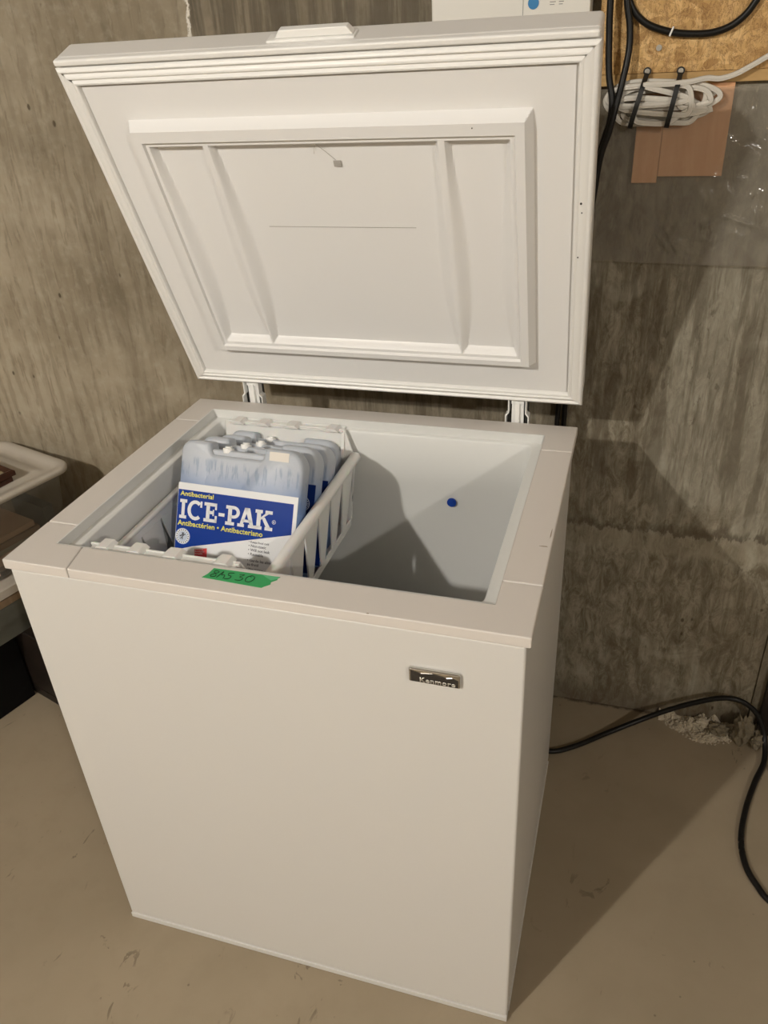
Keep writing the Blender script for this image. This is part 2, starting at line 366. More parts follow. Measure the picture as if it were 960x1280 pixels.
# rim pieces, 0.7 mm joints
ol, orr, oyf, oyb = .0536, .6962, .0552, .547
zb = .8335
sxl, sxr, syf, syb = .105, .645, .106, .491
def rimpiece(pts, name='rim_strip'):
    bm = bmesh.new(); prism(bm, pts, zb, H); return link(name, bm, M['rim'], fz, bevel=.0022, seg=3)
q = .0004
rimpiece([(sxl+q+.004, 0), (W-.0, 0), (W, syf-q), (orr, syf-q), (orr, oyf), (sxl+q-.008, oyf)])
rimpiece([(0, 0), (sxl-q+.004, 0), (sxl-q-.008, oyf), (ol, oyf), (ol, syf-q), (0, syf-q)], 'rim_corner')
rimpiece([(0, syf+q), (ol, syf+q), (ol, syb-q), (0, syb-q)])
rimpiece([(orr, syf+q), (W, syf+q), (W, syb-q), (orr, syb-q)])
rimpiece([(0, syb+q), (ol, syb+q), (ol, oyb), (orr, oyb), (orr, syb+q), (W, syb+q), (W, D), (0, D)], 'rim_back')
for k_, (cx_, cy_, a_, b_) in enumerate(((.7385, .197, .006, .0011), (.745, .232, .0008, .014), (.548, .0012, .0018, .0010))):
    bm = bmesh.new(); prism(bm, [(cx_-a_, cy_-b_*.3), (cx_-a_*.2, cy_-b_), (cx_+a_, cy_-b_*.5), (cx_+a_*.7, cy_+b_), (cx_-a_*.3, cy_+b_*.6)], H, H+.0003); link('scuff', bm, M['chip'], fz)
# liner
def rect(x0, x1, y0, y1, z, r=.02, n=5):
    pts = []
    for cx, cy, a0 in ((x1-r, y1-r, 0), (x0+r, y1-r, 90), (x0+r, y0+r, 180), (x1-r, y0+r, 270)):
        for i in range(n+1):
            a = radians(a0+90*i/n); pts.append((cx+r*cos(a), cy+r*sin(a), z))
    return pts
bm = bmesh.new()
rings(bm, [rect(ol-.0012, orr+.0012, oyf-.0012, oyb+.0012, H+.0002, .002), rect(ol+.0006, orr-.0006, oyf+.0006, oyb-.0006, H-.0002, .002), rect(ol+.0012, orr-.0012, oyf+.0012, oyb-.0012, .8340, .003), rect(ol+.016, orr-.016, oyf+.017, oyb-.007, .8325, .016), rect(ol+.018, orr-.018, oyf+.019, oyb-.0085, .830, .016),
           rect(ol+.022, orr-.021, oyf+.022, oyb-.013, .738, .018), rect(ol+.020, orr-.020, oyf+.021, oyb-.0115, .735, .018),
           rect(ol+.026, orr-.026, oyf+.026, oyb-.017, .30, .03), rect(ol+.031, orr-.031, oyf+.031, oyb-.022, .285, .035), rect(ol+.045, orr-.045, oyf+.045, oyb-.036, .28, .035)])
n = 24; bm.verts.ensure_lookup_table(); bm.faces.new([bm.verts[i] for i in range(len(bm.verts)-n, len(bm.verts))])
link('liner', bm, M['liner'], fz, smooth=True, ang=50)
bm = bmesh.new()
for r, z0, z1 in ((.0088, .533, .530), (.006, .530, .5285)):
    disc(bm, (.534, .704), r, z0, z1, 24)
link('blue_plug', bm, M['dialb'], fz, smooth=True)['label'] = 'round dark blue plug in the back wall of the freezer'
# badge
bm = bmesh.new(); box(bm, .5985, -.0035, .7535, .6655, .003, .776)
bd = link('badge', bm, M['chrome'], fz, bevel=.0025, seg=3); bd['label'] = 'small chrome maker badge reading Kenmore'
bm = bmesh.new(); prism(bm, [(.6015, .756), (.663, .756), (.663, .767), (.655, .7705), (.648, .769), (.630, .7725), (.615, .7705), (.6015, .773)], -.0041, -.003, 1)
link('badge_face', bm, M['badge'], bd)
bm = text_bm('Kenmore', w=.046, h=.0075, off=.02, ext=.0006, space=1.12); link('lettering', bm, M['silver'], bd, mw=T((.6135, -.0041, .7573)) @ Rx(pi/2))

# hinges
for hx in (.117, .641):
    bm = bmesh.new()
    for s in (-1, 1):   # jogged side rails of pressed steel
        pr = [(hx+s*.0215, .80), (hx+s*.0215, .862), (hx+s*.0165, .868), (hx+s*.0165, .893), (hx+s*.0145, .893), (hx+s*.0145, .866), (hx+s*.0195, .860), (hx+s*.0195, .80)]
        prism(bm, pr, .5935, .612, 1)
    hg = link('hinge', bm, M['white'], fz, bevel=.0005)
    bm = bmesh.new(); box(bm, hx-.0195, .609, .80, hx+.0195, .612, .893); link('gap_shade', bm, M['dark'], hg)  # dark sheet stands in for the shade in the gap behind the hinge
    bm = bmesh.new(); box(bm, hx-.004, .597, .845, hx+.004, .609, .886); box(bm, hx-.011, .603, .84, hx+.011, .609, .888); box(bm, hx-.0115, .599, .882, hx+.0115, .609, .889)
    link('hinge_arm', bm, M['white'], hg, bevel=.001)

# ---- lid, modelled in its own frame: x along width, y up the lid, z towards the room
th = .3868; LW, LL, LT = .7517, .6049, .0472
lm = Matrix(((1, 0, 0, .0019), (0, -sin(th), -cos(th), .5974), (0, cos(th), -sin(th), .8962), (0, 0, 0, 1)))
bm = bmesh.new()
box(bm, .001, .004, -LT, LW-.001, LL+.001, .0)
lid = link('lid', bm, M['shell'], fz, mw=lm, bevel=.006, seg=4); lid['label'] = 'open hinged lid, inner side facing the room'
# gasket: four strips with mitred corners, ribbed along top and bottom, flatter down the sides
prof = [(0, -.0015), (-.001, .004), (.0015, .0072), (.0045, .0078), (.0070, .0055), (.0078, .0040), (.0090, .0055), (.0115, .0072), (.0145, .0070), (.0160, .0048), (.0170, .0040), (.0182, .0060), (.0205, .0078), (.0230, .0072), (.0240, .0050), (.0246, .0015), (.0250, -.0015)]
profs = [(0, -.0015), (-.001, .004), (.0012, .0068), (.0035, .0074), (.0052, .0070), (.0060, .0066), (.0070, .0070), (.0115, .0076), (.0165, .0076), (.0178, .0070), (.0186, .0074), (.0200, .0078), (.0222, .0076), (.0236, .0066), (.0242, .0035), (.0247, .0015), (.0250, -.0015)]
gx0, gx1, gy0, gy1 = .0008, LW-.0008, -.003, .5935
def corner(k, d): return ((gx0+d, gy0+d), (gx1-d, gy0+d), (gx1-d, gy1-d), (gx0+d, gy1-d))[k]
gk = None
for k in range(4):
    bm = bmesh.new(); pf = prof if k in (0, 2) else profs
    rings(bm, [[(*corner(k, d), z) for d, z in pf], [(*corner((k+1) % 4, d), z) for d, z in pf]], close=False)
    link('gasket', bm, M['gasket'], lid, smooth=True, ang=50)
# top lip of shell
bm = bmesh.new(); box(bm, .002, .5965, -.004, LW-.002, LL+.0005, .0075); link('lid_lip', bm, M['gasket'], lid, bevel=.0030, seg=4)
# inner panel: flat border + height field for the raised frame and its dished recesses
def sm(t): t = max(0., min(1., t)); return t*t*(3-2*t)
def lin(t): return max(0., min(1., t))
def hf(u, v):
    bx0, bx1, by0, by1 = .080, .672, .085, .516
    tx0, tx1, ty0, ty1 = .088, .663, .093, .507
    e = min((u-bx0)/(tx0-bx0), (bx1-u)/(bx1-tx1), (v-by0)/(ty0-by0), (by1-v)/(by1-ty1))
    hh = .020*lin(e)
    ix0, ix1, iy0, iy1 = .1015, .6505, .103, .4905
    st = min(u-ix0, ix1-u, v-iy0, iy1-v)
    hh -= .0045*sm(st/.002)
    vb, vt = .111, .483
    s = lin((v-vb)/(vt-vb)); bul = .0045+.017*sin(pi*min(1, s**.8))**1.1
    rw = .0008+.0042*s
    best = 0
    for a, b in ((.1085, .2015-rw), (.2015+rw, .5505-rw), (.5505+rw, .6435)):
        if a < u < b and vb < v < vt:
            k = min((u-a)/bul, (b-u)/bul, (v-vb)/.0085, (vt-v)/.005)
            k = lin(k); best = max(best, .55*k+.45*sm(k))
    return hh-.0125*best
def axis(a, b, st, extra):
    s = set(round(a+(b-a)*i/int((b-a)/st), 5) for i in range(int((b-a)/st)+1)) | set(extra); s = sorted(s); out = [s[0]]
    for q_ in s[1:]:
        if q_-out[-1] > .0004: out.append(q_)
    return out
us = axis(.0795, .6725, .0022, (.08, .088, .663, .672, .1015, .1035, .6505, .6485, .1085, .6435))
vs = axis(.0845, .5165, .0022, (.085, .093, .507, .516, .103, .105, .4905, .4885, .111, .124, .483, .478))
bm = bmesh.new()
G = [[bm.verts.new((u, v, hf(u, v)+.0006)) for u in us] for v in vs]
for a, b in zip(G, G[1:]):
    for i in range(len(us)-1): bm.faces.new((a[i], a[i+1], b[i+1], b[i]))
fr = [(.0278, .0242), (LW-.0278, .0242), (LW-.0278, .5665), (.0278, .5665)]
inn = [(us[0], vs[0]), (us[-1], vs[0]), (us[-1], vs[-1]), (us[0], vs[-1])]
rings(bm, [[(*a, -.003) for a in fr], [(*a, .0022) for a in fr], [(*a, .0006) for a in inn]])
ip = link('inner_panel', bm, M['lidin'], lid, smooth=True, ang=32)
# finger handle on the front edge
bm = bmesh.new()
box(bm, .325, LL-.001, -.030, .447, LL+.0035, -.008)
frustum(bm, (.336, .445, -.026, -.012), 0, (.344, .437, -.025, -.013), .010)
for v in bm.verts[8:]: y, z = v.co.y, v.co.z; v.co.y = LL+.0035+z; v.co.z = y
link('handle', bm, M['gasket'], lid, bevel=.0015)
bm = bmesh.new(); box(bm, .258, .3435, .0042, .497, .3442, .0046); link('scored_line', bm, M['scratch'], ip)['label'] = 'fine grey scored line across the middle recess'
bm = bmesh.new()
sweep(bm, [Vector(p) for p in ((.373, .482, .0165), (.380, .466, .006), (.393, .452, .005))], circ(.0004, 5), Vector((0, 0, 1)))
sweep(bm, [Vector(p) for p in ((.373, .482, .0165), (.366, .474, .006), (.362, .462, .005))], circ(.0003, 5), Vector((0, 0, 1)))
box(bm, .389, .443, .0048, .400, .4515, .0062)
link('wire_tag', bm, M['scratch'], ip)['label'] = 'small grey tag hanging on a bent wire'
for c_, r_, z_ in (((.5955, .5015), .0009, .0200), ((.736, .386), .0015, .0072), ((.7375, .372), .0009, .0072), ((.7345, .300), .0010, .0072)):
    bm = bmesh.new(); disc(bm, c_, r_, z_, z_+.0013, 8, 2); link('dirt_speck', bm, M['dark'], ip)
lid.parent = fz

# ------------------------------------------------------------------ green tape
bm = bmesh.new()
prism(bm, [(.3065, .0245), (.3110, .034), (.3130, .0475), (.3900, .0480), (.4110, .0480), (.4085, .0445), (.4095, .0415), (.4030, .035), (.4045, .030), (.3980, .0235), (.3960, .0205), (.3890, .0205)], H, H+.0005)
tp = tag(link('masking_tape', bm, M['tape']), 'torn strip of green tape with black handwriting on the front rim of the freezer', 'tape')
bm = bmesh.new(); prism(bm, [(.385, .0475), (.4105, .0478), (.4085, .0425), (.4020, .0375)], H+.0005, H+.0008); link('folded_corner', bm, M['tapel'], tp)
bm = bmesh.new()
def stroke(pts, ox, n=5):
    P = catmull([(ox+a*.0125, .0275+b*.0155, H+.0009) for a, b in pts], n); sweep(bm, P, circ(.00045, 5), Vector((0, 0, 1)))
stroke([(.75, .9), (.35, .95), (.25, .7), (.6, .5), (.75, .2), (.4, .02), (.15, .2), (.45, .5), (.8, .75), (.72, .92)], .3145)
stroke([(.05, .0), (.35, .95), (.40, .45), (.75, .5), (.85, 0)], .3260)
stroke([(.75, .95), (.2, .85), (.25, .55), (.65, .45), (.6, .1), (.1, .0)], .3370)
stroke([(.1, .85), (.65, .9), (.3, .52), (.75, .42), (.6, .08), (.0, .05)], .3535)
stroke([(.5, .95), (.1, .6), (.2, .1), (.7, .05), (1.0, .5), (.75, .9), (.4, .88), (.55, .7)], .3660)
link('handwriting', bm, M['marker'], tp)

# ------------------------------------------------------------------ basket
bk = empty('storage_basket', 'white slotted plastic basket hanging inside the left of the freezer', 'basket', (0, 0, 0))
bx0, bx1, by0, by1, zR = .086, .353, .096, .518, .787
cx0, cx1, cy0, cy1, zF = .100, .338, .116, .500, .645
def lp(a, b, t): return a+(b-a)*t
def side(xt, xb):
    """a long side wall: top band, tapered bars between narrow-topped slots, bottom band"""
    bm = bmesh.new()
    def P(y, z):   # y parameter at the top, wall closes in towards the bottom
        t = (zR-z)/(zR-zF); yc = (by0+by1)/2; return (lp(xt, xb, t), yc+(y-yc)*lp(1, (cy1-cy0)/(by1-by0), t), z)
    slots = [by0+.041+.0615*i for i in range(7)]
    ztop, zbot = .774, .660
    rows = 6
    def quad(a, b, c, d): bm.faces.new([bm.verts.new(P(*k)) for k in (a, b, c, d)])
    edges = [by0]+sum([[s-.001, s+.001] for s in slots], [])+[by1]
    def hw(z): t = (ztop-z)/(ztop-zbot); return .0012+.0195*t**.95
    prev = by0
    for i, s in enumerate(slots+[None]):
        for k in range(rows):
            za = lp(ztop, zbot, k/rows); zb_ = lp(ztop, zbot, (k+1)/rows)
            la = by0 if i == 0 else slots[i-1]+hw(za); lb = by0 if i == 0 else slots[i-1]+hw(zb_)
            ra = by1 if s is None else s-hw(za); rb = by1 if s is None else s-hw(zb_)
            quad((la, za), (ra, za), (rb, zb_), (lb, zb_))
    ys = [by0]+[q_ for s in slots for q_ in (s-.0015, s+.0015)]+[by1]
    for a, b in zip(ys, ys[1:]): quad((a, zR), (b, zR), (b, ztop), (a, ztop))
    ys = [by0]+[q_ for s in slots for q_ in (s-.0205, s+.0205)]+[by1]
    for a, b in zip(ys, ys[1:]): quad((a, zbot), (b, zbot), (b, zF), (a, zF))
    bmesh.ops.remove_doubles(bm, verts=bm.verts[:], dist=.00005)
    return link('side_wall', bm, M['basket'], bk, solid=.0034, bevel=.0008, seg=1)
side(bx1, cx1); side(bx0, cx0)
def endwall(yt, yb, s):
    bm = bmesh.new()
    v = [bm.verts.new(p) for p in ((bx0+.002, yt-s*.012, .838), (bx1-.020, yt-s*.012, .838), (bx1, yt, zR), (cx1, yb, zF), (cx0, yb, zF), (bx0, yt, zR))]
    bm.faces.new((v[0], v[1], v[2], v[5])); bm.faces.new((v[5], v[2], v[3], v[4]))
    link('end_wall', bm, M['basket'], bk, solid=.0034, bevel=.0008, seg=1)
endwall(by0, cy0, 1); endwall(by1, cy1, -1)
bm = bmesh.new(); box(bm, cx0, cy0, zF-.002, cx1, cy1, zF+.002); link('bottom', bm, M['basket'], bk)
for s, ya in ((1, .0655), (-1, .5445)):
    bm = bmesh.new(); yb = ya+s*.021; a, b = min(ya, yb), max(ya, yb)
    box(bm, .094, a, .8330, .330, b, .8365)
    e = ya
    box(bm, .094, min(e, e+s*.0025), .8330, .330, max(e, e+s*.0025), .8385)
    for xa, xb in ((.108, .123), (.160, .176), (.218, .236), (.300, .316)):
        yy = sorted((ya+s*.004, ya+s*.028))
        prism(bm, [(xa-.007, .8360), (xb+.008, .8360), (xb+.001, .8425), (xa+.001, .8425)], yy[0], yy[1], 1)
    link('hanging_flange', bm, M['basket'], bk, bevel=.0018, seg=2)
for xx, rr in ((.3535, .0100), (.0835, .0062)):
    bm = bmesh.new(); P = [Vector((xx, by0+.0+(by1-by0)*i/8, .789)) for i in range(9)]
    pts = [P[0]]+P+[P[-1]]
    L = []
    for i, (off, sc) in enumerate(((-.008, .25), (-.006, .7), (0, 1))): L.append((P[0].y+off, sc))
    L += [(P[-1].y, 1), (P[-1].y+.006, .7), (P[-1].y+.008, .25)]
    rings(bm, [[(xx+sc*a, y, .789+sc*b*1.0) for a, b in circ(rr, 14, rr*.95)] for y, sc in L], cap=True)
    link('top_rail', bm, M['basket'], bk, smooth=True, ang=60)
bm = bmesh.new()
prism(bm, [(.510, .789), (.527, .789), (.5335, .838), (.527, .838)], .326, .333, 0); link('corner_rib', bm, M['basket'], bk, bevel=.001)
bm = bmesh.new()
prism(bm, [(.104, .789), (.087, .789), (.078, .838), (.086, .838)], .326, .333, 0); link('corner_rib', bm, M['basket'], bk, bevel=.001)

# ------------------------------------------------------------------ ice packs
S = 1.12
PW, PH, PT = .197*S, .218, .035
def pack(label, full=True):
    root = bpy.data.objects.new('ice_pack', None); root.empty_display_size = .05; col.objects.link(root)
    tag(root, label, 'ice pack', 'reusable ice packs standing in the white basket')
    # outline
    hl, hr, hd = .050*S, .133*S, .018*S
    def arc(cx, cy, r, a0, a1, n=6): return [(cx+r*cos(radians(a0+(a1-a0)*i/n)), cy+r*sin(radians(a0+(a1-a0)*i/n))) for i in range(n+1)]
    R = .030
    pts = arc(.014, .014, .014, 180, 270) + arc(PW-.014, .014, .014, 270, 360) + arc(PW-R, PH-R, R, 0, 90, 8)
    pts += arc(hr+.008, PH-.006, .006, 90, 180, 3) + arc(hr-.006, PH-hd+.006, .006, 0, -90, 3) + arc(hl+.006, PH-hd+.006, .006, 270, 180, 3) + arc(hl-.008, PH-.006, .006, 0, 90, 3)
    pts += arc(.020, PH-.020, .020, 90, 180, 6)
    cx, cy = PW/2, PH/2
    bm = bmesh.new()
    def ins(k):
        out = []
        n = len(pts)
        for i in range(n):
            a, b = Vector(pts[i-1]), Vector(pts[(i+1) % n]); t = (b-a).normalized(); out.append((pts[i][0]-t.y*k, pts[i][1]+t.x*k))
        return out
    L = [[(x, y, z) for x, y in ins(k)] for k, z in ((.0060, 0), (.0025, .0015), (.0005, .005), (0, .011), (0, PT-.011), (.0005, PT-.005), (.0025, PT-.0015), (.0060, PT))]
    rings(bm, L, cap=True)
    for v in bm.verts: v.co.z -= PT
    link('body', bm, M['pack'], root, smooth=True, ang=50)
    # recessed grip bar and filler cap in the dip
    bm = bmesh.new(); box(bm, hl-.004, PH-hd-.004, -PT+.012, hr+.004, PH-hd+.009, -PT+.028); link('grip', bm, M['pack'], root, bevel=.004, seg=3)
    bm = bmesh.new(); disc(bm, (hl+.024, -PT+.020), .0095, PH-hd+.004, PH-hd+.0125, 16, 1); disc(bm, (hl+.024, -PT+.020), .006, PH-hd+.012, PH-hd+.0155, 16, 1)
    link('filler_cap', bm, M['white'], root, bevel=.0012)
    LX, LTp = .0012, PH-.0645*S    # label left, label top
    LWd = .1925*S; lb = .006
    def Lb(x, y): return (LX+x*S, LTp+y*S)
    bm = bmesh.new(); prism(bm, [(LX, LTp), (LX, lb), (LX+LWd, lb), (LX+LWd, LTp)], -.001, .0004)
    lab = link('label', bm, M['labwhite'], root)
    bm = bmesh.new()
    if full:
        prism(bm, [Lb(.0005, -.0105), Lb(.0005, -.104), Lb(.029, -.0945), Lb(.1865, -.0555), Lb(.1865, -.0105)], .0004, .0006)
    else:
        prism(bm, [Lb(.0, .010), (LX, lb), (LX+LWd+.003, lb), Lb(.1955, .010)], .0004, .0006)
    link('blue_field', bm, M['blue'] if full else M['navy'], lab)
    # round seal
    sc_ = Lb(.0125, -.081) if full else Lb(.176, -.020); rs = .0122*S
    bm = bmesh.new(); disc(bm, sc_, rs, .0006, .0008, 28, 2, 0); disc(bm, sc_, rs*.90, .0008, .0009, 28, 2, 1); disc(bm, sc_, rs*.66, .0009, .0010, 24, 2, 0)
    c0 = sc_
    def pl(a): prism(bm, [(c0[0]+x*rs, c0[1]+y*rs) for x, y in a], .0010, .0011, 2, 2)
    pl([(-.06, -.4), (.06, -.4), (.05, .4), (-.05, .4)]); pl([(-.42, .05), (-.30, -.1), (0, .12), (.42, .22), (.36, .33), (0, .25)]); pl([(-.33, -.32), (-.24, -.38), (.28, .2), (.2, .26)]); pl([(-.1, .25), (.12, .25), (.2, .48), (-.12, .46)])
    for k in range(18):
        a = 2*pi*k/18; a2 = a+.16
        prism(bm, [(c0[0]+r*rs*cos(q_), c0[1]+r*rs*sin(q_)) for r, q_ in ((.72, a), (.84, a), (.84, a2), (.72, a2))], .0009, .0011, 2, 2)
    link('round_seal', bm, [M['sealc'], M['labwhite'] if full else M['navy'], M['ink'] if full else M['sealc']], lab)
    if not full: return root
    for s, x, y, w_, h_ in (('Antibacterial', .004, -.0195, .055, .0065), ('Antibactérien • Antibacteriano', .0025, -.0645, .1395, .0072)):
        bm = text_bm(s, w=w_*S, h=h_*S*1.12, off=.022, ext=.0002); p = Lb(x, y); link('lettering', bm, M['yellow'], lab, mw=T((p[0], p[1], .0006)))
    # big slab-serif word
    bm = bmesh.new()
    h = .0290*S; org = Lb(.0045, -.0540)
    def gl(ox, wd, polys):
        for a in polys: prism(bm, [(org[0]+ox+x*wd, org[1]+y*h) for x, y in a], .0006, .0009)
    def rc(a, b, c, d): return [(a, b), (c, b), (c, d), (a, d)]
    u_ = S*.001*.965
    gl(0, 12*u_, [rc(0, 0, 1, .17), rc(0, .83, 1, 1), rc(.28, .1, .72, .9)])
    arcs = []
    for k in range(14):
        a0 = radians(48+264*k/14); a1 = radians(48+264*(k+1)/14)
        arcs.append([(.5+.5*cos(a0), .5+.52*sin(a0)), (.5+.5*cos(a1), .5+.52*sin(a1)), (.5+.29*cos(a1), .5+.34*sin(a1)), (.5+.29*cos(a0), .5+.34*sin(a0))])
    gl(13.5*u_, 27*u_, arcs+[rc(.80, .68, .92, 1.0)])
    gl(42*u_, 23*u_, [rc(0, 0, .95, .17), rc(0, .83, .92, 1), rc(.16, .1, .42, .9), rc(.3, .42, .72, .58), rc(.82, 0, .97, .36), rc(.80, .66, .93, 1), rc(.64, .34, .74, .66)])
    gl(67*u_, 10*u_, [rc(0, .38, 1, .55)])
    bowl = []
    for k in range(10):
        a0 = radians(-90+180*k/10); a1 = radians(-90+180*(k+1)/10)
        bowl.append([(.55+.42*cos(a0), .68+.32*sin(a0)), (.55+.42*cos(a1), .68+.32*sin(a1)), (.55+.20*cos(a1), .68+.16*sin(a1)), (.55+.20*cos(a0), .68+.16*sin(a0))])
    gl(79*u_, 24*u_, [rc(0, 0, .62, .17), rc(0, .83, .56, 1), rc(.16, .1, .42, .9), rc(.3, .36, .56, .52)]+bowl)
    gl(100*u_, 29*u_, [rc(-.02, 0, .36, .16), rc(.60, 0, 1.02, .16), [(.10, .1), (.28, .1), (.56, 1), (.36, 1)], [(.70, .1), (.90, .1), (.64, 1), (.36, 1)], rc(.26, .26, .76, .40)])
    gl(128*u_, 28*u_, [rc(0, 0, .42, .17), rc(0, .83, .42, 1), rc(.10, .1, .33, .9), rc(.58, .83, 1, 1), [(.28, .42), (.45, .62), (.90, .9), (.66, .9), (.28, .58)], [(.38, .60), (.55, .66), (.95, .1), (.70, .1)], rc(.60, 0, 1.05, .17)])
    link('word_mark', bm, M['labwhite'], lab)
    bm = bmesh.new(); p = Lb(.158, -.0405)
    n = 20
    for k in range(n):
        a = 2*pi*k/n; b = 2*pi*(k+1)/n; r1, r2 = .0030*S, .0024*S
        prism(bm, [(p[0]+r1*cos(a), p[1]+r1*sin(a)), (p[0]+r1*cos(b), p[1]+r1*sin(b)), (p[0]+r2*cos(b), p[1]+r2*sin(b)), (p[0]+r2*cos(a), p[1]+r2*sin(a))], .0006, .0008)
    merge(bm, text_bm('R', h=.0030*S, off=.02), T((p[0]-.0013, p[1]-.0016, .0006)))
    link('registered_mark', bm, M['labwhite'], lab)
    bm = bmesh.new(); p, q_ = Lb(.034, -.0965), Lb(.055, -.108)
    prism(bm, [(p[0], p[1]-.0015), (q_[0]-.001, p[1]+.003), (q_[0], q_[1]), (p[0]+.001, q_[1]-.003)], .0006, .0008, 2, 0)
    for k, (t_, ww) in enumerate((('Reusable', .015), ('Réutilisable', .017), ('Reusable', .014))):
        merge(bm, text_bm(t_, w=ww, h=.0024), T((p[0]+.0015, p[1]-.0028-k*.0036, .0008)) @ Rz(radians(6)))
    for f in bm.faces:
        if f.calc_center_median().z > .00082: f.material_index = 1
    link('red_logo', bm, [M['red'], M['labwhite']], lab)
    bm = bmesh.new()
    lines = ['• Keeps food cold', '• Non-toxic', '• Will not leak', '• Reusable', None, '• Garde les aliments', '   au froid', '• Non toxique', '• Antifuite', '• Réutilisable']
    y = -.0755
    for s in lines:
        if s:
            p = Lb(.121, y); merge(bm, text_bm(s, h=.0042*S, off=.012, ext=.0002), T((p[0], p[1], .0004)))
        y -= .0062 if s else .0030
    link('small_print', bm, M['ink'], lab)
    bm = bmesh.new(); a = (.1436*S, PH-.003*S); box(bm, .1436*S, PH-.0165*S, -.0008, .1740*S, PH-.0035*S, .0005)
    link('old_sticker', bm, M['stick'], root)['label'] = 'scuffed cream price sticker'
    return root
def pose(o, O, X, Y):
    X = Vector(X).normalized(); Y = Vector(Y); Y = (Y-X*Y.dot(X)).normalized(); Z = X.cross(Y)
    o.matrix_world = Matrix(((X.x, Y.x, Z.x, O[0]), (X.y, Y.y, Z.y, O[1]), (X.z, Y.z, Z.z, O[2]), (0, 0, 0, 1)))
camp = Vector((.8228, -.73, 1.4592))
Xa = Vector((.9996, 0, -.0265)); Ya = Vector((.03, .4265, .904)); Ya = (Ya-Xa*Ya.dot(Xa)).normalized()
Ltl = Vector((.197, .17, .895)) + Xa*.0016 + Ya*.010
Ltl = camp + (Ltl-camp)*S
O1 = Ltl - Xa*.0012 - Ya*(PH-.0645*S)
p1 = pack('foremost ice pack, its blue and white label reading ICE-PAK'); pose(p1, O1, Xa, Ya)
p2 = pack('second ice pack from the front, mostly hidden behind the labelled one', False)
pose(p2, O1+Vector((.002, .0565, -.020)), Xa, Ya)
def copy_tree(o, parent=None):
    c = o.copy(); col.objects.link(c)
    if parent: c.parent = parent
    for ch in o.children: copy_tree(ch, c)
    return c
for d, lab, lean in (((.001, .108, -.040), 'third ice pack from the front, pale rounded shoulder rising above the basket rail', .04), ((-.016, .180, -.066), 'rearmost ice pack, against the back end of the white basket', .06)):
    c = copy_tree(p2); c['label'] = lab; pose(c, O1+Vector(d), Xa, Ya+Vector((0, lean, 0)))
c = copy_tree(p2); c['label'] = 'ice pack lying flat under the standing ones, seen through the basket slots'
pose(c, (.110, .185, .702), (1, 0, 0), (0, .975, -.22))
del c['group']

# ------------------------------------------------------------------ things on the wall, right
bm = bmesh.new(); box(bm, .722, .792, 1.388, 1.9, .809, 2.1); 
osb = tag(link('strand_board_panel', bm, M['osb'], bevel=.001), 'golden strand board panel fixed to the concrete wall above the plastic sheet', 'board')
bm = bmesh.new(); box(bm, .722, .7945, 1.3715, 1.9, .809, 1.3878); link('lower_batten', bm, M['batten'], osb)
bm = bmesh.new(); disc(bm, (.816, 1.423), .0045, .7895, .7925, 12); link('screw', bm, M['steel'], osb)
# polythene sheet
bm = bmesh.new(); random.seed(4)
nx, nz = 300, 150
WR = [(random.uniform(.86, 1.12), random.uniform(1.11, 1.34), random.uniform(-1.4, 1.4), random.uniform(.0025, .006), random.uniform(.012, .04)) for _ in range(34)]
WR += [(.975, 1.163, -.3, .004, .03), (1.005, 1.165, -1.2, .004, .025), (.93, 1.158, .5, .004, .02), (.995, 1.285, -.7, .005, .02)]; V = []
def fold(x, z):
    r = .0035*sin(x*17+z*9)+.0025*sin(x*7-z*31+1)+.0012*sin(x*63+z*23)
    for cx, cz, a, wd, ln in WR:
        dx, dz = x-cx, z-cz
        if dx*dx+dz*dz < .02:
            t = dx*cos(a)+dz*sin(a); n_ = -dx*sin(a)+dz*cos(a)
            r += (.006 if ln in (.03, .025, .02) else .0035)*math.exp(-(n_/wd)**2)*math.exp(-(t/ln)**2)
    return r
for j in range(nz+1):
    row = []
    for i in range(nx+1):
        x = .68+(1.30-.68)*i/nx; z = 1.094+.006*sin(x*5)+(1.371-1.094)*j/nz
        row.append(bm.verts.new((x, .790-fold(x, z)*(1-.8*j/nz)-.003, z)))
    V.append(row)
for a, b in zip(V, V[1:]):
    for i in range(nx): bm.faces.new((a[i], a[i+1], b[i+1], b[i]))
tag(link('polythene_sheet', bm, M['sheet'], smooth=True, ang=0), 'wrinkled see-through plastic sheet hanging on the wall below the strand board', 'plastic sheet')
bm = bmesh.new(); box(bm, .836, .797, 1.232, .938, .8095, 1.371); tag(link('wood_block', bm, M['block'], bevel=.001), 'wider pinkish wood block behind the plastic sheet', 'wood')
bm = bmesh.new(); box(bm, .794, .796, 1.222, .8355, .8095, 1.371); tag(link('wood_block', bm, M['block'], bevel=.001), 'narrow left-hand wood offcut behind the plastic sheet', 'wood')
